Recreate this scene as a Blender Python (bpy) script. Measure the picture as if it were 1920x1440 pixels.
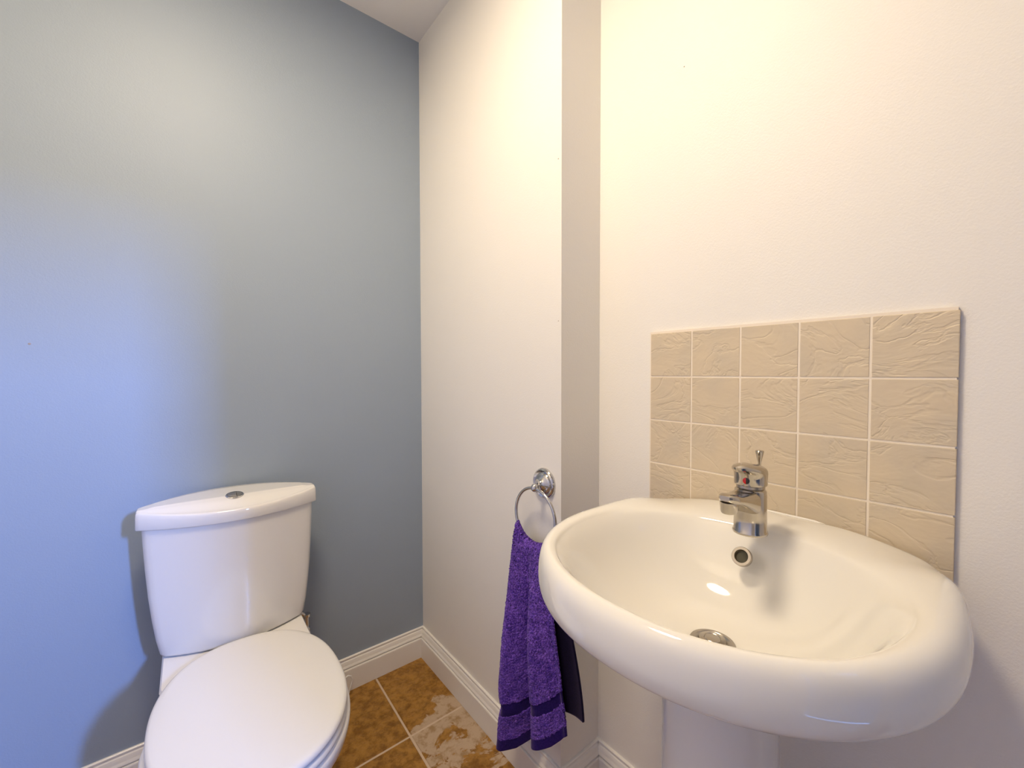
import bpy, bmesh, math, random
from mathutils import Vector, Matrix
random.seed(7)
for _o in list(bpy.data.objects):
    bpy.data.objects.remove(_o)
SC = bpy.context.scene
COL = SC.collection
PI = math.pi
# ---------------------------------------------------------------- camera
CAM_H = 1.115
F_PX, YAW, PITCH, ROLL = 796.5309, 0.6861, 0.0269, -0.0016
fw = Vector((math.sin(YAW)*math.cos(PITCH), math.cos(YAW)*math.cos(PITCH), -math.sin(PITCH)))
rt = Vector((math.cos(YAW), -math.sin(YAW), 0))
up = rt.cross(fw)
cr = math.cos(ROLL)*rt + math.sin(ROLL)*up
cu = -math.sin(ROLL)*rt + math.cos(ROLL)*up
cam_d = bpy.data.cameras.new('camera')
cam_d.sensor_fit = 'HORIZONTAL'
cam_d.sensor_width = 36.0
cam_d.lens = F_PX/1920*36.0
cam_d.clip_start = 0.01
cam = bpy.data.objects.new('camera', cam_d)
COL.objects.link(cam)
m = Matrix((cr, cu, -fw)).transposed().to_4x4()
m.translation = (0, 0, CAM_H)
cam.matrix_world = m
SC.camera = cam
# ---------------------------------------------------------------- sky, exposure
world = bpy.data.worlds.new('sky')
SC.world = world
world.use_nodes = True
bg = world.node_tree.nodes['Background']
bg.inputs[0].default_value = (0.20, 0.40, 1.0, 1)
bg.inputs[1].default_value = 4.0
# daylight entering through the high stairwell window in the hall beyond the door
HWIN = (1.14, 1.46, 2.40, 3.05, -4.00)   # x0, x1, z0, z1, y of the hall window
day = bpy.data.lights.new('window_daylight', 'AREA')
day.shape = 'RECTANGLE'
day.size = HWIN[1]-HWIN[0]-.04
day.size_y = HWIN[3]-HWIN[2]-.04
day.energy = 300.0
day.color = (0.20, 0.38, 1.0)
dayo = bpy.data.objects.new('window_daylight', day)
COL.objects.link(dayo)
dayo.location = ((HWIN[0]+HWIN[1])/2, HWIN[4]-.20, (HWIN[2]+HWIN[3])/2)
dayo.rotation_euler = (PI/2, 0, 0)
vs = SC.view_settings
vs.view_transform = 'Standard'
vs.look = 'None'
vs.gamma = 1.0
vs.use_curve_mapping = False
vs.exposure = 0.77
LAMP_POS = (0.06, 0.62)
LAMP_STRENGTH = 44.0
LAMP_COLOR = (1.0, 0.81, 0.575)
# ---------------------------------------------------------------- room measures (metres, floor z = 0)
XS = 0.9056          # wall behind the basin
XT, XR = 0.7769, 0.7591   # boxed-in wall with the towel ring: far edge, near edge
YB = 1.5085          # blue wall
YR = 0.7348          # return of the boxed-in wall
CEIL = 2.377
XL, YN = -0.46, -1.05     # unseen left and near walls
TILE = 0.102
DOOR = (-0.16, 0.64, 2.00)          # doorway in the near wall: x0, x1, head
WALL_T = 0.30

# ---------------------------------------------------------------- node helpers
def mat(name):
    mt = bpy.data.materials.new(name)
    mt.use_nodes = True
    return mt, mt.node_tree, mt.node_tree.nodes['Principled BSDF']
def N(nt, t, **kw):
    n = nt.nodes.new(t)
    for k, v in kw.items():
        setattr(n, k, v)
    return n
def setp(b, **kw):
    for k, v in kw.items():
        b.inputs[k.replace('_', ' ')].default_value = v
def noise(nt, scale, detail=4, rough=.5, dist=0, vec=None):
    n = N(nt, 'ShaderNodeTexNoise')
    n.inputs['Scale'].default_value = scale
    n.inputs['Detail'].default_value = detail
    n.inputs['Roughness'].default_value = rough
    n.inputs['Distortion'].default_value = dist
    if vec is not None:
        nt.links.new(vec, n.inputs['Vector'])
    return n
def bump(nt, b, height, strength, dist):
    bp = N(nt, 'ShaderNodeBump')
    bp.inputs['Strength'].default_value = strength
    bp.inputs['Distance'].default_value = dist
    nt.links.new(height, bp.inputs['Height'])
    nt.links.new(bp.outputs[0], b.inputs['Normal'])
    return bp
def mixc(nt, fac, a, c):
    mx = N(nt, 'ShaderNodeMix', data_type='RGBA')
    for s, v in ((0, fac), (6, a), (7, c)):
        if hasattr(v, 'is_linked') or hasattr(v, 'links'):
            nt.links.new(v, mx.inputs[s])
        else:
            mx.inputs[s].default_value = v if s == 0 else (*v, 1)
    return mx.outputs[2]
def ramp(nt, val, p0, p1):
    r = N(nt, 'ShaderNodeMapRange', interpolation_type='SMOOTHSTEP')
    r.inputs[1].default_value = p0
    r.inputs[2].default_value = p1
    nt.links.new(val, r.inputs[0])
    return r.outputs[0]
def objco(nt):
    return N(nt, 'ShaderNodeTexCoord').outputs['Object']
def mathn(nt, op, a, b=None):
    n = N(nt, 'ShaderNodeMath', operation=op)
    for i, v in enumerate((a, b)):
        if v is None:
            continue
        if hasattr(v, 'links'):
            nt.links.new(v, n.inputs[i])
        else:
            n.inputs[i].default_value = v
    return n.outputs[0]

M = {}
def paint(name, col, rough=.55, bs=.22):
    mt, nt, b = mat(name)
    co = objco(nt)
    n2 = noise(nt, 3.0, 3, .5, 0, co)
    c2 = tuple(x*.965 for x in col)
    nt.links.new(mixc(nt, n2.outputs[0], col, c2), b.inputs['Base Color'])
    n = noise(nt, 300, 2, .6, 0, co)
    bump(nt, b, n.outputs[0], bs, .0015)
    setp(b, Roughness=rough)
    M[name] = mt
paint('blue_paint', (0.320, 0.390, 0.485), .5)
paint('cream_paint', (0.86, 0.84, 0.795), .55)
paint('hall_paint', (0.34, 0.29, 0.22), .6)
paint('ceiling_paint', (0.86, 0.84, 0.82), .7)
def simple(name, col, rough, metal=0, **kw):
    mt, nt, b = mat(name)
    setp(b, Base_Color=(*col, 1), Roughness=rough, Metallic=metal)
    for k, v in kw.items():
        b.inputs[k.replace('_', ' ')].default_value = v
    n = noise(nt, 60, 2, .5, 0, objco(nt))
    r = N(nt, 'ShaderNodeMapRange')
    r.inputs[3].default_value = rough*.96
    r.inputs[4].default_value = rough*1.04
    nt.links.new(n.outputs[0], r.inputs[0])
    nt.links.new(r.outputs[0], b.inputs['Roughness'])
    M[name] = mt
simple('gloss_white', (0.86, 0.84, 0.80), .25)
simple('ceramic', (0.76, 0.75, 0.73), .06, 0, Coat_Weight=.3, Coat_Roughness=.03)
simple('ceramic_cream', (0.80, 0.785, 0.735), .06, 0, Coat_Weight=.3, Coat_Roughness=.03)
simple('seat_plastic', (0.75, 0.745, 0.73), .22)
simple('white_plastic', (0.80, 0.80, 0.79), .35)
simple('grout', (0.86, 0.78, 0.66), .8)
simple('floor_grout', (0.62, 0.49, 0.37), .85)
simple('chrome', (0.60, 0.59, 0.58), .09, 1)
simple('brushed_steel', (0.47, 0.43, 0.38), .25, 1)
simple('tap_chrome', (0.52, 0.48, 0.42), .13, 1)
simple('rubber', (0.02, 0.02, 0.022), .5)
simple('red_dot', (0.75, 0.02, 0.02), .25)
simple('black_dot', (0.015, 0.015, 0.02), .25)
simple('dark_hole', (0.05, 0.045, 0.02), .5)
simple('sealant', (0.82, 0.80, 0.75), .4)
simple('filler', (0.35, 0.30, 0.25), .8)
simple('brick_outside', (0.35, 0.18, 0.12), .9)
simple('paving', (0.20, 0.20, 0.19), .9)

# ---- riven beige wall tile
mt, nt, b = mat('beige_tile'); M['beige_tile'] = mt
co = objco(nt)
oi = N(nt, 'ShaderNodeObjectInfo')
off = N(nt, 'ShaderNodeVectorMath', operation='SCALE')
off.inputs[0].default_value = (37, 51, 83)
nt.links.new(oi.outputs['Random'], off.inputs[3])
ad = N(nt, 'ShaderNodeVectorMath', operation='ADD')
nt.links.new(co, ad.inputs[0]); nt.links.new(off.outputs[0], ad.inputs[1])
mp = N(nt, 'ShaderNodeMapping')
mp.inputs['Rotation'].default_value = (math.radians(-28), 0, 0)
mp.inputs['Scale'].default_value = (1, .75, 1.25)
nt.links.new(ad.outputs[0], mp.inputs[0])
nA = noise(nt, 11, 4, .55, .9, mp.outputs[0])
rid = mathn(nt, 'ABSOLUTE', mathn(nt, 'SUBTRACT', nA.outputs[0], .5))
rid2 = ramp(nt, rid, 0.0, .035)
nB = noise(nt, 22, 3, .5, .6, mp.outputs[0])
hsum = mathn(nt, 'ADD', mathn(nt, 'MULTIPLY', rid2, .35), mathn(nt, 'ADD', mathn(nt, 'MULTIPLY', nA.outputs[0], 1.6), mathn(nt, 'MULTIPLY', nB.outputs[0], .6)))
bump(nt, b, hsum, .42, .0042)
nC = noise(nt, 14, 2, .5, 0, ad.outputs[0])
nt.links.new(mixc(nt, ramp(nt, nC.outputs[0], .35, .75), (0.66, 0.555, 0.40), (0.61, 0.525, 0.395)), b.inputs['Base Color'])
setp(b, Roughness=.38)

# ---- slate-look floor tile: ochre brown with greige patches, per-tile share
mt, nt, b = mat('slate_tile'); M['slate_tile'] = mt
co = objco(nt)
oi = N(nt, 'ShaderNodeObjectInfo')
off = N(nt, 'ShaderNodeVectorMath', operation='SCALE')
off.inputs[0].default_value = (17, 71, 33)
nt.links.new(oi.outputs['Random'], off.inputs[3])
ad = N(nt, 'ShaderNodeVectorMath', operation='ADD')
nt.links.new(co, ad.inputs[0]); nt.links.new(off.outputs[0], ad.inputs[1])
def attr(n):
    a = N(nt, 'ShaderNodeAttribute', attribute_type='OBJECT', attribute_name=n)
    return a.outputs['Fac']
sep = N(nt, 'ShaderNodeSeparateXYZ'); nt.links.new(co, sep.inputs[0])
nP = noise(nt, 8, 6, .62, .4, ad.outputs[0])
bias = mathn(nt, 'ADD', attr('share'), mathn(nt, 'ADD', mathn(nt, 'MULTIPLY', attr('grad_x'), sep.outputs[0]), mathn(nt, 'MULTIPLY', attr('grad_y'), sep.outputs[1])))
maskv = mathn(nt, 'ADD', nP.outputs[0], bias)
mask = ramp(nt, maskv, .545, .575)
nQ = noise(nt, 38, 6, .68, .15, ad.outputs[0])
brown = mixc(nt, ramp(nt, nQ.outputs[0], .34, .64), (0.205, 0.086, 0.005), (0.41, 0.205, 0.034))
grey = mixc(nt, ramp(nt, nQ.outputs[0], .45, .68), (0.52, 0.385, 0.265), (0.34, 0.215, 0.095))
nt.links.new(mixc(nt, mask, brown, grey), b.inputs['Base Color'])
nR = noise(nt, 26, 8, .66, .35, ad.outputs[0])
hh = mathn(nt, 'ADD', nR.outputs[0], mathn(nt, 'MULTIPLY', mask, .12))
bump(nt, b, hh, .9, .005)
setp(b, Roughness=.33)

# ---- towel
def towel_mat(name, c0, c1, bs):
    mt, nt, b = mat(name); M[name] = mt
    co = objco(nt)
    n = noise(nt, 330, 3, .7, 0, co)
    n2 = noise(nt, 45, 3, .6, 0, co)
    f = mathn(nt, 'ADD', mathn(nt, 'MULTIPLY', n.outputs[0], .75), mathn(nt, 'MULTIPLY', n2.outputs[0], .25))
    nt.links.new(mixc(nt, ramp(nt, f, .38, .66), c0, c1), b.inputs['Base Color'])
    bump(nt, b, n.outputs[0], bs, .003)
    setp(b, Roughness=.95, Sheen_Weight=.25, Sheen_Roughness=.4)
    b.inputs['Sheen Tint'].default_value = (.75, .6, 1, 1)
    b.inputs['Specular IOR Level'].default_value = .1
towel_mat('terry', (0.050, 0.016, 0.27), (0.31, 0.15, 0.76), 1.0)
towel_mat('towel_band', (0.012, 0.005, 0.085), (0.028, 0.010, 0.14), .2)
towel_mat('towel_back_shaded', (0.002, 0.0015, 0.014), (0.006, 0.003, 0.028), .2)  # back fall of the same towel, shade painted into its near-black colour

mt, nt, b = mat('pane'); M['pane'] = mt
nt.nodes.remove(b)
tr = N(nt, 'ShaderNodeBsdfTransparent'); gl = N(nt, 'ShaderNodeBsdfGlossy'); gl.inputs['Roughness'].default_value = .02
mx = N(nt, 'ShaderNodeMixShader'); mx.inputs[0].default_value = .06
nt.links.new(tr.outputs[0], mx.inputs[1]); nt.links.new(gl.outputs[0], mx.inputs[2])
nt.links.new(mx.outputs[0], nt.nodes['Material Output'].inputs[0])
mt, nt, b = mat('lamp_glow'); M['lamp_glow'] = mt
setp(b, Base_Color=(.9, .88, .84, 1), Roughness=.4)
b.inputs['Emission Color'].default_value = (*LAMP_COLOR, 1)
b.inputs['Emission Strength'].default_value = LAMP_STRENGTH

# ---------------------------------------------------------------- mesh helpers
def obj(name, bm, mtl, parent=None, smooth=False, angle=None):
    me = bpy.data.meshes.new(name)
    bmesh.ops.recalc_face_normals(bm, faces=bm.faces)
    bm.to_mesh(me); bm.free()
    me.materials.append(M[mtl])
    if smooth:
        for p in me.polygons:
            p.use_smooth = True
        if angle:
            me.set_sharp_from_angle(angle=math.radians(angle))
    o = bpy.data.objects.new(name, me)
    COL.objects.link(o)
    if parent:
        o.parent = parent
    return o
def thing(name, label, cat, loc=(0, 0, 0), rz=0, group=None):
    o = bpy.data.objects.new(name, None)
    COL.objects.link(o)
    o.location = loc; o.rotation_euler = (0, 0, rz)
    o.empty_display_size = .05
    o['label'] = label; o['category'] = cat
    if group: o['group'] = group
    return o
def tag(o, label, cat, group=None):
    o['label'] = label; o['category'] = cat
    if group: o['group'] = group
    return o
def struct(o, label=None):
    o['kind'] = 'structure'
    if label: o['label'] = label
    return o
def box(bm, x0, x1, y0, y1, z0, z1):
    v = [bm.verts.new((x, y, z)) for z in (z0, z1) for y in (y0, y1) for x in (x0, x1)]
    for f in ((0, 2, 3, 1), (4, 5, 7, 6), (0, 1, 5, 4), (2, 6, 7, 3), (0, 4, 6, 2), (1, 3, 7, 5)):
        bm.faces.new([v[i] for i in f])
def bevel_box(x0, x1, y0, y1, z0, z1, r, seg=2):
    bm = bmesh.new(); box(bm, x0, x1, y0, y1, z0, z1)
    bmesh.ops.bevel(bm, geom=list(bm.edges), offset=r, segments=seg, affect='EDGES', profile=.6)
    return bm
def prism(bm, pts, z0, z1):
    a = [bm.verts.new((x, y, z0)) for x, y in pts]; c = [bm.verts.new((x, y, z1)) for x, y in pts]
    n = len(pts)
    bm.faces.new(a[::-1]); bm.faces.new(c)
    for i in range(n):
        bm.faces.new((a[i], a[(i+1) % n], c[(i+1) % n], c[i]))
def loft(bm, rings, cap0=True, cap1=True, closed=True):
    vr = [[bm.verts.new(p) for p in r] for r in rings]
    n = len(rings[0])
    for a, c in zip(vr, vr[1:]):
        for i in range(n if closed else n-1):
            j = (i+1) % n
            bm.faces.new((a[i], a[j], c[j], c[i]))
    def cap(r):
        s = Vector((0, 0, 0))
        for v in r: s += v.co
        c = bm.verts.new(s/len(r))
        for i in range(n):
            bm.faces.new((r[i], r[(i+1) % n], c))
    if cap0: cap(vr[0])
    if cap1: cap(vr[-1])
def frame(d):
    d = Vector(d).normalized()
    a = Vector((0, 0, 1)) if abs(d.z) < .9 else Vector((1, 0, 0))
    u = d.cross(a).normalized()
    return d, u, d.cross(u).normalized()
def lathe(bm, c, axis, prof, seg=32, cap0=True, cap1=True):
    """prof: (radius, distance along axis)"""
    d, u, v = frame(axis); c = Vector(c)
    loft(bm, [[c + d*h + (u*math.cos(2*PI*i/seg) + v*math.sin(2*PI*i/seg))*max(r, 1e-5) for i in range(seg)] for r, h in prof], cap0, cap1)
def tube(bm, pts, r, seg=12, closed=False):
    pts = [Vector(p) for p in pts]; rings = []
    n = len(pts)
    d0 = (pts[1]-pts[0]).normalized()
    _, u, _ = frame(d0)
    for i, p in enumerate(pts):
        if closed:
            d = (pts[(i+1) % n]-pts[i-1]).normalized()
        else:
            d = (pts[min(i+1, n-1)]-pts[max(i-1, 0)]).normalized()
        u = (u - d*u.dot(d)).normalized(); v = d.cross(u)
        rr = r[i] if isinstance(r, (list, tuple)) else r
        rings.append([p + (u*math.cos(2*PI*k/seg) + v*math.sin(2*PI*k/seg))*rr for k in range(seg)])
    if closed:
        rings.append(rings[0])
        loft(bm, rings, False, False)
        bmesh.ops.remove_doubles(bm, verts=bm.verts, dist=1e-6)
    else:
        loft(bm, rings)
def lerp(a, c, t): return a + (c-a)*t
def interp(tab, x):
    if x <= tab[0][0]: return tab[0][1]
    for (x0, y0), (x1, y1) in zip(tab, tab[1:]):
        if x <= x1:
            return lerp(y0, y1, (x-x0)/(x1-x0))
    return tab[-1][1]
def sstep(a, b, x):
    t = min(1, max(0, (x-a)/(b-a))); return t*t*(3-2*t)

# ================================================================ THE ROOM
bm = bmesh.new(); box(bm, XL-.2, XS+WALL_T, YB, YB+.15, -.06, CEIL+.1)
wall_back = struct(obj('wall_back', bm, 'blue_paint'), 'blue-grey painted wall behind the toilet')
bm = bmesh.new()
prism(bm, [(XT, YB), (XR, YR), (XS+.02, YR), (XS+.02, YB)], -.06, CEIL+.1)
wall_box = struct(obj('wall_alcove', bm, 'cream_paint'), 'narrow cream boxed-in wall carrying the towel ring')
bm = bmesh.new(); box(bm, XS, XS+WALL_T, YN, YB, -.06, CEIL+.1)
wall_right = struct(obj('wall_right', bm, 'cream_paint'), 'cream wall behind the basin')
bm = bmesh.new(); box(bm, XL-.2, XL, YN, YB, -.06, CEIL+.1)
struct(obj('wall_left', bm, 'cream_paint'))
bm = bmesh.new()
for a in ((XL-.2, DOOR[0], 0), (DOOR[1], XS+WALL_T, 0), (DOOR[0], DOOR[1], DOOR[2])):
    box(bm, a[0], a[1], YN-.12, YN, a[2]-(.06 if a[2] == 0 else 0), CEIL+.1)
struct(obj('wall_front', bm, 'cream_paint'))
bm = bmesh.new(); box(bm, XL-.2, XS+WALL_T, YN, YB+.15, CEIL, CEIL+.15)
struct(obj('ceiling', bm, 'ceiling_paint'), 'white painted ceiling')
# hall beyond the doorway (behind the camera): floor, walls and the high stairwell window
HX0, HX1, HY0, HY1, HZ = -1.0, 2.3, HWIN[4], YN-.12, 3.4
bm = bmesh.new(); box(bm, HX0, HX1, HY0, HY1, -.06, -.002)
struct(obj('floor_hall', bm, 'paving'))
bm = bmesh.new(); box(bm, HX0, HX1, HY0-.12, HY1+.10, HZ, HZ+.1)
struct(obj('ceiling_hall', bm, 'ceiling_paint'))
bm = bmesh.new()
box(bm, HX0-.1, HX0, HY0, HY1, -.06, HZ); box(bm, HX1, HX1+.1, HY0, HY1, -.06, HZ)
box(bm, HX0-.1, XL-.2, HY1, HY1+.1, -.06, HZ); box(bm, XS+WALL_T, HX1+.1, HY1, HY1+.1, -.06, HZ); box(bm, XL-.2, XS+WALL_T, HY1, HY1+.1, CEIL+.1, HZ)
x0, x1, z0, z1, yw = HWIN
for a in ((HX0-.1, x0, -.06, HZ), (x1, HX1+.1, -.06, HZ), (x0, x1, -.06, z0), (x0, x1, z1, HZ)):
    box(bm, a[0], a[1], yw-.12, yw, a[2], a[3])
struct(obj('wall_hall', bm, 'hall_paint'))
bm = bmesh.new()
for a in ((x0, x1, z0, z0+.03), (x0, x1, z1-.03, z1), (x0, x0+.03, z0+.03, z1-.03), (x1-.03, x1, z0+.03, z1-.03)):
    box(bm, a[0], a[1], yw-.11, yw-.06, a[2], a[3])
win = struct(obj('window_1', bm, 'white_plastic'))
bm = bmesh.new(); box(bm, x0+.03, x1-.03, yw-.09, yw-.084, z0+.03, z1-.03)
obj('window_pane', bm, 'pane', win)

# small filled screw holes and nicks in the paint
def nick(parent, p, n, r=.0022):
    bm = bmesh.new(); lathe(bm, p, n, [(r, -.001), (r, .0003), (r*.5, .0007)], 8)
    obj('paint_nick', bm, 'filler', parent)
nick(wall_right, (XS, .501, 1.793), (-1, 0, 0), .0014)
nick(wall_box, (.7594, .746, 1.640), (-1, 0, 0), .0015)
nick(wall_box, (.7594, .745, 1.243), (-1, 0, 0), .0013)
nick(wall_back, (-.246, YB, 1.185), (0, -1, 0), .0028)

# ---- floor with single tiles
bm = bmesh.new(); box(bm, XL, XS, YN, YB, -.06, -.0025)
floor = struct(obj('floor', bm, 'floor_grout'), 'brown slate-look tiled floor with pale grout')
FT, FG = .333, .0065
SK = .045             # slight skew of the tile run against the room
gx0, gy0 = .5655, 1.186   # crossing of two joints
def clip_poly(poly, inside):
    out = []
    for i in range(len(poly)):
        a, c = poly[i], poly[(i+1) % len(poly)]
        da, dc = inside(a), inside(c)
        if da >= 0: out.append(a)
        if (da >= 0) != (dc >= 0):
            t = da/(da-dc); out.append((lerp(a[0], c[0], t), lerp(a[1], c[1], t)))
    return out
floor_spec = {(0, 0): (-.06, 1.3, -1.5), (0, -1): (.07, -.1, .35), (-1, 0): (-.3, 0, 0), (-1, -1): (-.14, 0, -.2)}
for i in range(-4, 2):
    for j in range(-8, 2):
        u0, u1, w0, w1 = i*FT+FG/2, (i+1)*FT-FG/2, j*FT+FG/2, (j+1)*FT-FG/2
        P = [(gx0+u+SK*w, gy0+w) for u, w in ((u0, w0), (u1, w0), (u1, w1), (u0, w1))]
        for ins in (lambda p: p[0]-(XL+.004), lambda p: (XS-.004)-p[0], lambda p: p[1]-(YN+.004), lambda p: (YB-.004)-p[1],
                    lambda p: (XT-.004)-p[0] if p[1] > YR-.004 else 1):
            P = clip_poly(P, ins)
            if len(P) < 3: break
        if len(P) < 3: continue
        cx = gx0+(u0+u1)/2+SK*(w0+w1)/2; cy = gy0+(w0+w1)/2
        bm = bmesh.new(); prism(bm, [(x-cx, y-cy) for x, y in P], -.0095, 0)
        top = [e for e in bm.edges if all(abs(v.co.z) < 1e-6 for v in e.verts)]
        bmesh.ops.bevel(bm, geom=top, offset=.0022, segments=1, affect='EDGES')
        o = obj('floor_tile', bm, 'slate_tile', floor)
        o.location = (cx, cy, random.uniform(-.0004, .0003))
        s = floor_spec.get((i, j), (random.uniform(-.15, .05), random.uniform(-.5, .5), random.uniform(-.5, .5)))
        o['share'], o['grad_x'], o['grad_y'] = s

# ---- moulded skirting, mitred
SKP = [(0, .1135), (.0045, .1135), (.0066, .1118), (.0068, .1085), (.0046, .1068), (.0048, .1048), (.0078, .1015), (.0094, .096),
       (.0108, .0895), (.0134, .0840), (.0142, .0812), (.0100, .0798), (.0100, .0775), (.0160, .0758), (.0172, .0728), (.0172, 0), (0, 0)]
plan = [(XL, YB), (XT, YB), (XR, YR), (XS, YR), (XS, YN)]
def off_line(d):
    res = []
    L = []
    for a, c in zip(plan, plan[1:]):
        dx, dy = c[0]-a[0], c[1]-a[1]; l = math.hypot(dx, dy)
        nx, ny = dy/l, -dx/l
        L.append(((a[0]+nx*d, a[1]+ny*d), (dx/l, dy/l)))
    res.append(L[0][0])
    for (p, u), (q, v) in zip(L, L[1:]):
        det = u[0]*-v[1]+v[0]*u[1]
        t = ((q[0]-p[0])*-v[1]+v[0]*(q[1]-p[1]))/det
        res.append((p[0]+u[0]*t, p[1]+u[1]*t))
    q, v = L[-1]
    l = math.hypot(plan[-1][0]-plan[-2][0], plan[-1][1]-plan[-2][1])
    res.append((q[0]+v[0]*l, q[1]+v[1]*l))
    return res
offs = [off_line(d+.0002) for d, z in SKP]
for k, nm in enumerate(('back', 'alcove', 'return', 'right')):
    bm = bmesh.new()
    loft(bm, [[(offs[i][e][0], offs[i][e][1], SKP[i][1]) for i in range(len(SKP))] for e in (k, k+1)])
    struct(obj('baseboard_'+nm, bm, 'gloss_white'))

# ---- ceiling lamp (out of the picture, above the basin side of the room)
t = thing('ceiling_light', 'round flat ceiling light with a white rim and frosted diffuser', 'ceiling light', (LAMP_POS[0], LAMP_POS[1], CEIL))
bm = bmesh.new(); lathe(bm, (0, 0, 0), (0, 0, -1), [(.175, 0), (.178, .012), (.174, .026), (.166, .026), (.164, .0215)], 40)
obj('lamp_base', bm, 'white_plastic', t, True, 30)
bm = bmesh.new(); lathe(bm, (0, 0, 0), (0, 0, -1), [(.164, .0216), (.150, .0228), (.10, .0240), (.05, .0246), (.0005, .0248)], 40)
obj('lamp_shade', bm, 'lamp_glow', t, True)

# ================================================================ SPLASHBACK
ty0, tz0 = .5751, .0922+CAM_H
sb = thing('tiled_splashback', 'beige riven square tiles with cream joints above the basin', 'splashback', (XS, ty0, tz0))
TT = .0085
bm = bmesh.new(); box(bm, -.0074, 0, -5*TILE+.0035, .001, -5*TILE+.0035, .0030)
obj('grout_bed', bm, 'grout', sb)
for r in range(5):
    for c in range(5):
        g = .0032
        tb = bevel_box(-TT, -.0005, -TILE/2+g/2, TILE/2-g/2, -TILE/2+g/2, TILE/2-g/2, .0011, 2)
        o = obj('wall_tile', tb, 'beige_tile', sb)
        o.location = (random.uniform(-.0003, .0003), -TILE*(c+.5), -TILE*(r+.5))

# ================================================================ BASIN
BY = .300
basin = thing('pedestal_basin', 'white oval washbasin on a pedestal in front of beige tiles', 'basin', (.66, BY, 0))
inv = Matrix.Translation((-.66, -BY, 0))
NB = 128
bcx = .615
def outer_poly():
    P = []
    # front half, superellipse; then sides to the wall with rounded corners
    R, HX = .267, .649
    for i in range(0, 121):
        a = PI*i/120
        cx_, sx_ = math.cos(a), math.sin(a)
        e = 2/2.12
        P.append((HX-R*math.copysign(abs(sx_)**e, sx_), R*math.copysign(abs(cx_)**e, cx_)))
    back = XS-TT-.0015
    side = [(.70, -.266), (.76, -.260), (.82, -.248), (.855, -.236), (.878, -.220), (.890, -.20), (back, -.18)]
    P += side
    P += [(back, y) for y in (-.12, -.06, 0, .06, .12)]
    P += [(x, -y) for x, y in side[::-1]]
    return P
bowl_tab = [(.402, 0), (.406, .06), (.414, .095), (.432, .130), (.455, .155), (.495, .187), (.545, .211), (.60, .221), (.65, .222), (.69, .212), (.73, .190), (.765, .160), (.787, .125), (.800, .085), (.806, .045), (.808, 0)]
def inner_poly():
    P = [(x, h) for x, h in bowl_tab]
    return P + [(x, -h) for x, h in bowl_tab[-2:0:-1]]
def radial(poly):
    out = []
    for k in range(NB):
        a = 2*PI*k/NB; dx, dy = math.cos(a), math.sin(a); best = 0
        for i in range(len(poly)):
            ax, ay = poly[i][0]-bcx, poly[i][1]; ex, ey = poly[(i+1) % len(poly)][0]-bcx-ax, poly[(i+1) % len(poly)][1]-ay
            det = dx*-ey+ex*dy
            if abs(det) < 1e-12: continue
            t = (ax*-ey+ex*ay)/det; s = (dx*ay-ax*dy)/det
            if -1e-9 <= s <= 1+1e-9 and t > best: best = t
        out.append(best)
    return out
def smooth(r, n):
    for _ in range(n):
        r = [.25*r[i-1]+.5*r[i]+.25*r[(i+1) % NB] for i in range(NB)]
    return r
RO = radial(outer_poly()); RI = smooth(radial(inner_poly()), 12)
RO = [min(a, (XS-TT-.0015-bcx)/max(1e-6, math.cos(2*PI*k/NB)) if math.cos(2*PI*k/NB) > 0 else 9) for k, a in enumerate(smooth(RO, 2))]
RI = [min(a, o_-.030) for a, o_ in zip(RI, RO)]
WR = smooth([min(1.0, (o_-a)/.050) for a, o_ in zip(RI, RO)], 3)
def zt_(x, y=0):                     # rim rises slightly to the wall and drops at its back corners
    return (x-.64)*.012-.020*sstep(.09, .24, abs(y))*sstep(.76, .90, x)
DR = (.640, 0)                       # drain
def ring_at(fn):
    r = []
    for k in range(NB):
        a = 2*PI*k/NB
        x, y, z = fn(k, a)
        r.append((x-.66, y, z))
    return r
def outer_ring(inset, z, tilt=True):
    def fn(k, a):
        w = 1.0
        xw = bcx+RO[k]*math.cos(a)
        w = min(WR[k], lerp(1.0, .12, sstep(.85, .894, xw)))
        rr = RO[k]-inset*w
        x, y = bcx+rr*math.cos(a), rr*math.sin(a)
        zz = z
        return x, y, zz+(zt_(x, y) if tilt else 0)
    return ring_at(fn)
def between(t, dz):
    def fn(k, a):
        w = min(WR[k], lerp(1.0, .12, sstep(.85, .894, bcx+RO[k]*math.cos(a))))
        ro = RO[k]-.026*w
        rr = lerp(ro, RI[k], t)
        x, y = bcx+rr*math.cos(a), rr*math.sin(a)
        return x, y, .8465+dz+zt_(x, y)
    return ring_at(fn)
def bowl_ring(s, z, tilt=0):
    def fn(k, a):
        cx = lerp(DR[0], bcx, s**.8)
        rr = lerp(.030, RI[k], s)
        x, y = cx+rr*math.cos(a), rr*math.sin(a)
        return x, y, z+zt_(x, y)*tilt
    return ring_at(fn)
rings = []
under = [(.25, .680), (.42, .686), (.58, .703), (.70, .728), (.80, .748), (.88, .765), (.92, .7715)]
for s, z in under:
    rings.append(ring_at(lambda k, a: (bcx+.03*(1-s)+RO[k]*s*math.cos(a)*(1 if math.cos(a) < 0 else 1), RO[k]*s*math.sin(a), z)))
rings += [outer_ring(.018, .7765), outer_ring(.008, .7805), outer_ring(.002, .789), outer_ring(0, .801), outer_ring(.0005, .812), outer_ring(.0028, .825),
          outer_ring(.0075, .8358), outer_ring(.0155, .8432), outer_ring(.026, .8465)]
for t_, dz in ((.2, .0003), (.4, -.0003), (.58, -.0014), (.74, -.0030), (.87, -.0054), (.95, -.0078)):
    rings.append(between(t_, dz))
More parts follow.
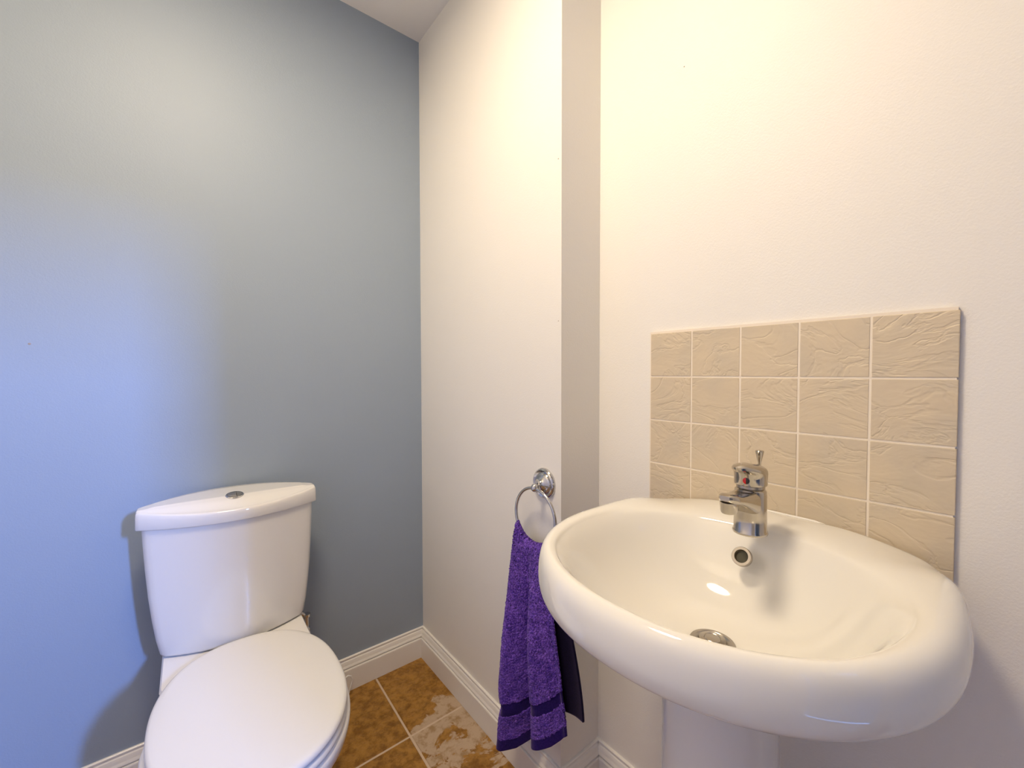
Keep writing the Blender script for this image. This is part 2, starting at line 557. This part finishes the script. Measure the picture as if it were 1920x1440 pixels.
rings += [bowl_ring(.992, .8362, 1), bowl_ring(.965, .8305, .95), bowl_ring(.93, .8215, .9), bowl_ring(.88, .8055, .7), bowl_ring(.81, .783, .5), bowl_ring(.71, .757, .3),
          bowl_ring(.57, .734, .1), bowl_ring(.42, .718), bowl_ring(.26, .709), bowl_ring(.12, .7035), bowl_ring(.03, .701), bowl_ring(.0, .697)]
bm = bmesh.new(); loft(bm, rings, True, True)
bowl = obj('bowl', bm, 'ceramic_cream', basin, True)
ss = bowl.modifiers.new('s', 'SUBSURF'); ss.levels = 1; ss.render_levels = 1
# pedestal column
rings = []
for z, hw, fx, bx in ((0, .098, .555, .84), (.012, .100, .552, .84), (.05, .094, .562, .83), (.15, .086, .573, .81), (.35, .082, .578, .80), (.60, .081, .578, .79), (.66, .081, .578, .79), (.692, .081, .578, .79)):
    r = []
    for k in range(64):
        a = 2*PI*k/64
        c_, s_ = math.cos(a), math.sin(a)
        if c_ < 0: x = .658+c_*(.658-fx)
        else: x = .658+(bx-.658)*c_*.75
        r.append((x-.66, hw*math.copysign(abs(s_)**.95, s_), z))
    rings.append(r)
bm = bmesh.new(); loft(bm, rings)
obj('pedestal', bm, 'ceramic', basin, True, 50)
# waste fitting with raised plug
ZD = .7005
bm = bmesh.new(); lathe(bm, (DR[0]-.66, 0, ZD), (0, 0, 1), [(.0330, -.001), (.0330, .002), (.0315, .0042), (.0275, .0042), (.0235, .0008), (.0200, -.004), (.0200, -.02)], 40, True, True)
wf = obj('drain_flange', bm, 'brushed_steel', basin, True, 40)
bm = bmesh.new(); lathe(bm, (DR[0]-.66, 0, ZD), (0, 0, 1), [(.0195, -.0035), (.0195, -.003)], 32)
obj('drain_hole', bm, 'black_dot', wf)
bm = bmesh.new(); lathe(bm, (DR[0]-.66, 0, ZD), (0, 0, 1), [(.0185, .0040), (.0195, .0065), (.0188, .0085), (.0125, .0098), (.0115, .0090), (.0105, .0098), (.0005, .0103)], 32)
obj('plug', bm, 'brushed_steel', wf, True, 35)
# overflow
ov = Vector((.7535-.66, .005, .8020)); ax = Vector((-.80, 0, .45)).normalized()
bm = bmesh.new(); lathe(bm, ov, ax, [(.0160, -.004), (.0160, .0018), (.0150, .0032), (.0110, .0032), (.0098, .001), (.0095, -.006)], 36, False, False)
of = obj('overflow_ring', bm, 'brushed_steel', basin, True, 40)
bm = bmesh.new(); lathe(bm, ov, ax, [(.0100, -.0030), (.0100, -.0025)], 24)
obj('overflow_hole', bm, 'dark_hole', of)
# sealant bead at the wall
bm = bmesh.new()
tube(bm, [(XS-TT-.003-.66, y, .8482-.024*sstep(.06, .19, abs(y))) for y in (-.15, -.12, -.06, 0, .06, .12, .15)], .0026, 8)
obj('sealant_bead', bm, 'sealant', basin, True)

# ================================================================ MIXER TAP
TX, TY, TZ = .757, .294, .8465
tap = thing('mixer_tap', 'chrome single-lever mixer tap on the basin ledge', 'tap', (TX, TY, TZ))
bm = bmesh.new()
lathe(bm, (0, 0, 0), (0, 0, 1), [(.0262, 0), (.0268, .002), (.0262, .0045), (.0250, .006), (.0245, .03), (.0243, .066), (.0238, .072), (.0215, .0745), (.0185, .0755)], 40)
obj('tap_body', bm, 'tap_chrome', tap, True, 40)
# spout
rings = []
for t_ in [i/28 for i in range(29)]:
    x = lerp(.006, -.095, t_)
    zc = lerp(.045, .0745, t_**.75)
    hh_ = lerp(.0235, .0085, sstep(0, .75, t_)); ww = lerp(.0225, .0145, t_)
    if t_ > .8: k_ = math.sqrt(max(.12, 1-((t_-.8)/.2)**2)); ww *= lerp(1, k_, .75); hh_ *= lerp(1, k_, .8)
    rings.append([(x, ww*math.copysign(abs(math.cos(a))**.6, math.cos(a)), zc+hh_*math.copysign(abs(math.sin(a))**.6, math.sin(a))) for a in [2*PI*k/28 for k in range(28)]])
bm = bmesh.new(); loft(bm, rings)
sp = obj('spout', bm, 'tap_chrome', tap, True, 50)
bm = bmesh.new(); lathe(bm, (-.081, 0, .068), (.12, 0, -1), [(.0125, 0), (.0128, .004), (.0128, .014), (.0118, .0175), (.0100, .0178), (.0090, .0150)], 28)
obj('aerator', bm, 'tap_chrome', sp, True, 40)
# cartridge collar
bm = bmesh.new(); lathe(bm, (0, 0, .0745), (0, 0, 1), [(.0195, 0), (.0215, .002), (.0215, .006), (.0195, .008)], 36)
obj('collar', bm, 'brushed_steel', tap, True, 40)
# lever head: a domed cap drawn out forwards into a paddle
rings = []
NS = 40
for s_, z_, ext in ((.80, .081, .0), (.96, .082, .0), (.98, .085, .0), (.98, .094, .0), (.99, .0985, .04), (1.0, .1015, .55), (1.0, .104, .95), (.985, .1075, 1.0), (.90, .111, .98), (.70, .114, .9), (.40, .116, .8)):
    r = []
    for k in range(NS):
        a = 2*PI*k/NS; c_, q_ = math.cos(a), math.sin(a)
        x = .0255*s_*c_; y = .0255*s_*q_
        if c_ < 0:
            x -= .0270*ext*(-c_)**1.2*s_
            y *= 1-.25*ext*(-c_)**2
        # the top slopes down to the back
        zz = z_ + (-x*.16 - .0035*sstep(0, .025, x)*8*max(0, x/.0255)*.3 if z_ > .098 else 0)
        r.append((x, y, zz))
    rings.append(r)
bm = bmesh.new(); loft(bm, rings)
lv = obj('lever', bm, 'tap_chrome', tap, True, 50)
# temperature dot: half red, half dark
bm = bmesh.new()
lathe(bm, (-.0246, -.003, .0910), (-1, 0, 0), [(.0052, 0), (.0052, .0012), (.004, .0018), (.0004, .002)], 20)
bmesh.ops.bisect_plane(bm, geom=list(bm.verts)+list(bm.edges)+list(bm.faces), plane_co=(0, -.003, 0), plane_no=(0, -1, 0), clear_outer=True)
obj('hot_mark', bm, 'red_dot', lv, True, 40)
bm = bmesh.new()
lathe(bm, (-.0246, -.003, .0910), (-1, 0, 0), [(.0052, 0), (.0052, .0012), (.004, .0018), (.0004, .002)], 20)
bmesh.ops.bisect_plane(bm, geom=list(bm.verts)+list(bm.edges)+list(bm.faces), plane_co=(0, -.003, 0), plane_no=(0, 1, 0), clear_outer=True)
obj('cold_mark', bm, 'black_dot', lv, True, 40)
# pop-up rod behind
bm = bmesh.new(); lathe(bm, (.036, 0, 0), (0, 0, 1), [(.0024, 0), (.0024, .113), (.0032, .115), (.0062, .129), (.0068, .132), (.0058, .1335), (.0003, .134)], 16)
obj('waste_rod', bm, 'tap_chrome', tap, True, 40)

# ================================================================ TOWEL RING
RYc, RZp = .794, .828
xw = XT+(XR-XT)*(YB-RYc)/(YB-YR)      # wall face there
ring = thing('towel_ring', 'chrome towel ring with a round stepped wall plate', 'towel ring', (xw, RYc, RZp))
bm = bmesh.new(); lathe(bm, (0, 0, 0), (-1, 0, 0), [(.0392, 0), (.0398, .003), (.0382, .0075), (.0345, .0100), (.0300, .0078), (.0285, .0075), (.0270, .0105), (.0225, .0130), (.0155, .0155), (.0105, .0205), (.0072, .0250), (.0070, .028)], 44)
obj('wall_plate', bm, 'chrome', ring, True, 45)
kx = -.036
bm = bmesh.new(); bmesh.ops.create_uvsphere(bm, u_segments=24, v_segments=14, radius=.0100)
bmesh.ops.scale(bm, vec=(1.05, 1, 1.12), verts=bm.verts)
bmesh.ops.translate(bm, vec=(kx, 0, -.006), verts=bm.verts)
obj('knob', bm, 'chrome', ring, True)
RR = .0735
rcz = -.008-RR
bm = bmesh.new(); tube(bm, [(kx, RR*math.sin(2*PI*i/72), rcz+RR*math.cos(2*PI*i/72)) for i in range(72)], .0042, 14, True)
obj('hoop', bm, 'chrome', ring, True)
RING_X, RING_Z = xw+kx, RZp+rcz     # hoop centre in the room

# ================================================================ TOWEL
towel = thing('hand_towel', 'purple terry hand towel hanging through the chrome ring', 'towel', (.70, .77, .10))
TO = Vector((.70, .77, .10))
NSX = 150
def hoop_z(y):
    d = min(.97, abs(y-RYc)/RR)
    return RING_Z-RR*math.sqrt(1-d*d)
def sheet(s, v):
    """s 0..1 left to right edge, v -1 front hem .. 0 over the hoop .. 1 back hem"""
    # top line on the hoop
    yt = lerp(.860, .735, s)
    top = Vector((RING_X, yt, hoop_z(yt)+.0080))
    if v <= 0:
        q = -v
        # hem of the front fall
        hem = Vector((interp([(0, .706), (.2, .694), (.42, .712), (.62, .706), (.8, .708), (1, .718)], s),
                      interp([(0, .880), (.1, .862), (.3, .812), (.5, .765), (.75, .712), (1, .664)], s),
                      interp([(0, .166), (.12, .146), (.3, .160), (.45, .190), (.65, .215), (.85, .238), (1, .268)], s)))
        p = top.lerp(hem, q)
        # cloth gathers at the hoop, then widens
        wide = lerp(.0, 1, sstep(0, .9, q))
        p.y = lerp(yt, hem.y, .25*q+.75*q*q*.6+.75*.4*wide)
        A = .004*sstep(0, .12, q)+.043*sstep(.04, .7, q)
        fold = -math.cos((s-.17)*2*PI*1.72)*.55 - .45*math.cos((s-.78)*2*PI*1.05)
        fold = (.9*math.exp(-((s-.16)/.13)**2)+.75*math.exp(-((s-.70)/.15)**2)-.85*math.exp(-((s-.43)/.075)**2)-.2*math.exp(-((s-.93)/.06)**2))
        wob = .0025*math.sin(9*s+5*q)+.0018*math.sin(23*s-7*q+1)
        p.x -= A*fold+wob*sstep(0, .3, q)
        p.x -= .010*sstep(0, .05, q) + .012*math.sin(PI*min(1, q*1.1))*.6
        p.y += .006*math.sin(6*q+2*s)*q*(1-.3*s)
        # soft bulge above the woven band on the left edge
        if s < .35:
            k = (1-s/.35)
            p.y += k*(.008*math.exp(-((q-.71)/.07)**2)-.010*math.exp(-((q-.805)/.035)**2)+.004*math.exp(-((q-.90)/.05)**2))
        if q < .03:
            p.z = top.z-(p.z-top.z)*0 + .0  - (q/.03)**2*.012
        return p
    q = v
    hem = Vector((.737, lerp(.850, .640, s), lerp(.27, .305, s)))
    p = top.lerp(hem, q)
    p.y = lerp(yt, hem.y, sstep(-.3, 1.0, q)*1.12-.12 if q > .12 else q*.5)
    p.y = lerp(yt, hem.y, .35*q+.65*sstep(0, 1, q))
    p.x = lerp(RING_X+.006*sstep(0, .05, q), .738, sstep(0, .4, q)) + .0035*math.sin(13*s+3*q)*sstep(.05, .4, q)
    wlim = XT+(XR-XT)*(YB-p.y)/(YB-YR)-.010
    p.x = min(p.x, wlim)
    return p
def cloth(name, v0, v1, nv, mtl, thick, fuzz):
    bm = bmesh.new(); rows = []
    for j in range(nv+1):
        v = lerp(v0, v1, j/nv)
        row = []
        for i in range(NSX+1):
            p = sheet(i/NSX, v)-TO
            if fuzz:
                p += Vector((random.gauss(0, fuzz), random.gauss(0, fuzz), random.gauss(0, fuzz*.7)))
            row.append(bm.verts.new(p))
        rows.append(row)
    for a, c in zip(rows, rows[1:]):
        for i in range(NSX):
            bm.faces.new((a[i], a[i+1], c[i+1], c[i]))
    o = obj(name, bm, mtl, towel, True)
    sd = o.modifiers.new('thick', 'SOLIDIFY'); sd.thickness = thick; sd.offset = 0
    return o
cloth('terry_pile', -.775, .05, 240, 'terry', .0065, .0007)
cloth('woven_band', -.835, -.775, 14, 'towel_band', .0035, 0)
cloth('terry_border', -.950, -.835, 40, 'terry', .0065, .0007)
cloth('hem', -1.0, -.950, 14, 'towel_band', .0065, 0)
cloth('back_fall_shaded', .05, 1.0, 90, 'towel_back_shaded', .005, 0)  # cloth hanging behind the front fall, its shade put into the colour

# ================================================================ TOILET
toilet = thing('toilet', 'white close-coupled toilet with closed lid against the blue wall', 'toilet', (.148, YB, 0), math.radians(-2.0))
def egg(hw, yf, yb, ymax, ef, eb, n=72, z=0, cx=0):
    """egg outline: half width hw at depth ymax, front at yf, back at yb (yf < ymax < yb), local y negative towards the room"""
    r = []
    for k in range(n):
        a = 2*PI*k/n; c_, s_ = math.cos(a), math.sin(a)
        if s_ < 0:
            y = ymax+(ymax-yf)*math.copysign(abs(s_)**(2/ef), s_); x = hw*math.copysign(abs(c_)**(2/ef), c_)
        else:
            y = ymax+(yb-ymax)*math.copysign(abs(s_)**(2/eb), s_); x = hw*math.copysign(abs(c_)**(2/eb), c_)
        r.append((x+cx, y, z))
    return r
# pan
sec = [  # z, half width, front, back, ymax, ef, eb
    (0, .112, -.52, -.10, -.30, 2.4, 4), (.015, .114, -.525, -.10, -.30, 2.4, 4), (.05, .106, -.51, -.11, -.30, 2.3, 4), (.14, .102, -.51, -.11, -.30, 2.2, 4),
    (.22, .118, -.56, -.08, -.36, 2.2, 4), (.29, .150, -.64, -.04, -.42, 2.1, 4.5), (.335, .174, -.69, -.02, -.45, 2.1, 4.5), (.362, .185, -.716, -.018, -.46, 2.1, 4.5),
    (.380, .187, -.720, -.018, -.46, 2.1, 4.5), (.389, .184, -.717, -.02, -.46, 2.1, 4.5), (.393, .170, -.705, -.03, -.46, 2.1, 4.5)]
rings = []
for z, hw, yf, yb, ym, ef, eb in sec:
    r = egg(hw, yf, yb, ym, ef, eb, 96, z)
    q = []
    for x, y, zz in r:
        # waist behind the bowl where the platform carries the cistern
        w = 1-.12*math.exp(-((y+.285)/.055)**2)*(1 if z > .25 else 0)
        w *= lerp(1, .84, sstep(-.36, -.27, y)) if z > .25 else 1
        q.append((x*w+.004, y, zz))
    rings.append(q)
bm = bmesh.new(); loft(bm, rings)
pan = obj('pan', bm, 'ceramic', toilet, True, 60)
# platform under the cistern
rings = []
for z, hw, yf in ((.30, .120, -.22), (.35, .148, -.29), (.38, .156, -.312), (.400, .1595, -.318), (.4055, .156, -.314)):
    rings.append([(hw*x, y, z) for x, y in ((-1, -.03), (-1, -.12), (-1, -.2), (-1.0, yf+.02), (-.97, yf), (0, yf-.002), (.97, yf), (1.0, yf+.02), (1, -.2), (1, -.12), (1, -.03))])
bm = bmesh.new(); loft(bm, rings)
bmesh.ops.bevel(bm, geom=[e for e in bm.edges if e.is_manifold and e.calc_face_angle(0) > .6], offset=.005, segments=2, affect='EDGES')
obj('rear_platform', bm, 'ceramic', toilet, True, 40)
# cistern body
def cist_ring(hw, dc, de, z, n=40, back=.014):
    """lens-shaped plan: front curve from corner depth de to centre depth dc, bowed back touching the wall in the middle"""
    P = []
    eb = de-.030
    for i in range(n+1):
        u = -1+2*i/n
        P.append((hw*u*(.996 if i in (0, n) else 1), -(de+(dc-de)*(1-u*u)) + (.005 if i in (0, n) else 0), z))
    for i in range(n, -1, -1):
        u = -1+2*i/n
        P.append((hw*u*(.996 if i in (0, n) else 1), -(back+(eb-back)*abs(u)**2.3) - (.004 if i in (0, n) else 0), z))
    return P
rings = []
for z, hw, dc, de in ((.4085, .158, .203, .157), (.4105, .161, .207, .160), (.416, .1635, .2085, .161), (.45, .171, .2075, .158), (.50, .178, .206, .155), (.56, .1845, .204, .151), (.63, .1895, .2025, .148), (.70, .193, .202, .146), (.734, .194, .203, .147)):
    rings.append(cist_ring(hw, dc, de, z))
bm = bmesh.new(); loft(bm, rings)
cis = obj('cistern', bm, 'ceramic', toilet, True, 50)
# cistern lid: edge band then a raised, domed top
def lid_out(u): return -(.148+(.2095-.148)*(1-abs(u)**2.0))
nu, nw = 64, 40
HWL = .2045
bm = bmesh.new()
def lid_z(u, w):
    # w 0 front edge, 1 back edge: sloped shoulder, then a low raised panel
    base = .7610+.0135*u*u
    t_ = sstep(0, .34, w)
    panel = .0022*sstep(.30, .36, w)*sstep(1.0, .86, w)*sstep(.93, .84, abs(u))
    return lerp(base, .7775, t_)+panel+.003*(1-u*u)*t_
def lid_pt(u, w):
    e = .0045
    hw = HWL-e
    yf = lid_out(u)+e; yb = -(.0135+(.108-.0135)*abs(u)**2.3)-.002
    return (hw*u, lerp(yf, yb, w), lid_z(u, w))
us = [-1+2*i/nu for i in range(nu+1)]
top = [[lid_pt(u, j/nw) for u in us] for j in range(nw+1)]
G = [[bm.verts.new(p) for p in row] for row in top]
for a, c in zip(G, G[1:]):
    for i in range(nu):
        bm.faces.new((a[i], a[i+1], c[i+1], c[i]))
loop_top = G[0] + [G[j][-1] for j in range(1, nw+1)] + [G[nw][i] for i in range(nu-1, -1, -1)] + [G[j][0] for j in range(nw-1, 0, -1)]
def lid_ring(grow, zf):
    r = []
    n = len(loop_top)
    for i, v in enumerate(loop_top):
        x, y, z = v.co
        d_ = loop_top[(i+1) % n].co-loop_top[i-1].co
        nn = Vector((d_.y, -d_.x, 0)).normalized()
        q = Vector((x, y, 0))+nn*grow
        r.append(bm.verts.new((q.x, min(q.y, -.0115), zf(z))))
    return r
prev = loop_top
for grow, zf in ((.0022, lambda z: z-.0016), (.0036, lambda z: z-.0045), (.0045, lambda z: lerp(z, .732, .35)), (.0050, lambda z: .7335), (.0042, lambda z: .7318), (-.004, lambda z: .7318)):
    cur = lid_ring(grow, zf)
    n = len(cur)
    for i in range(n):
        j = (i+1) % n
        bm.faces.new((prev[i], prev[j], cur[j], cur[i]))
    prev = cur
bm.faces.new(prev)
clid = obj('cistern_lid', bm, 'ceramic', toilet, True, 60)
# dual flush button
bz = lid_z(0, .37)-.001
bm = bmesh.new(); lathe(bm, (0, -.138, bz-.001), (0, -.18, 1), [(.0215, -.003), (.0215, .0025), (.0200, .0040), (.0185, .0040), (.0180, .0020)], 36)
fb = obj('button_ring', bm, 'chrome', clid, True, 40)
for sgn in (-1, 1):
    bm = bmesh.new(); lathe(bm, (0, -.138, bz-.001), (0, -.18, 1), [(.0175, 0), (.0175, .0042), (.0160, .0052), (.0003, .0058)], 36)
    bmesh.ops.bisect_plane(bm, geom=list(bm.verts)+list(bm.edges)+list(bm.faces), plane_co=(sgn*.0006+.004, 0, 0), plane_no=(-sgn, 0, 0), clear_outer=True)
    obj('flush_button', bm, 'brushed_steel', clid, True, 40)
# seat ring and lid
def plate(name, z0, z1, hw, yf, yb, ym, mtl, dome, rr):
    rings = []
    prof = [(rr, z0), (rr*.35, z0+.0015), (0, z0+.005), (0, z1-.008), (rr*.35, z1-.0032), (rr*1.0, z1-.0008), (rr*2.2, z1), (.04, z1+dome*.4), (.08, z1+dome*.75), (.12, z1+dome)]
    for ins, z in prof:
        rings.append(egg(hw-ins, yf+ins, yb-ins, ym, 2.15, 2.35, 96, z, .005))
    bm = bmesh.new(); loft(bm, rings)
    return obj(name, bm, mtl, toilet, True, 60)
plate('seat', .3935, .4085, .178, -.716, -.232, -.462, 'seat_plastic', 0, .005)
plate('seat_lid', .4095, .4255, .1785, -.712, -.214, -.462, 'seat_plastic', .003, .007)
for sx in (-.075, .075):
    bm = bmesh.new(); lathe(bm, (sx-.022, -.262, .4075), (1, 0, 0), [(.0075, 0), (.008, .002), (.008, .042), (.0075, .044)], 20)
    obj('hinge', bm, 'white_plastic', toilet, True, 40)
# inlet connection behind the right shoulder
bm = bmesh.new(); lathe(bm, (.192, -.045, .275), (0, 0, 1), [(.0085, 0), (.0125, .002), (.0125, .024), (.0085, .027), (.0085, .058), (.0125, .060), (.0125, .068), (.006, .070)], 20)
iv = obj('inlet_valve', bm, 'chrome', toilet, True, 40)
bm = bmesh.new(); tube(bm, [(.130, -.06, .408), (.15, -.055, .372), (.178, -.048, .350), (.190, -.045, .335), (.192, -.045, .300), (.192, -.045, .25), (.192, -.045, .16), (.192, -.03, .135), (.192, -.003, .130)], .0075, 14)
obj('supply_pipe', bm, 'chrome', toilet, True)

# thin white plastic loop between pan and skirting
pts = [(.430, 1.462, .006), (.432, 1.462, .03), (.437, 1.463, .055), (.446, 1.464, .071), (.458, 1.465, .075), (.468, 1.466, .069), (.4725, 1.466, .056), (.470, 1.466, .042), (.464, 1.465, .028), (.458, 1.463, .012), (.455, 1.462, .0025)]
bm = bmesh.new(); tube(bm, [(x+.012, y, z) for x, y, z in pts], .0028, 10)
tag(obj('plastic_loop', bm, 'white_plastic', None, True), 'thin white plastic loop sticking up beside the toilet at the skirting', 'plastic loop')
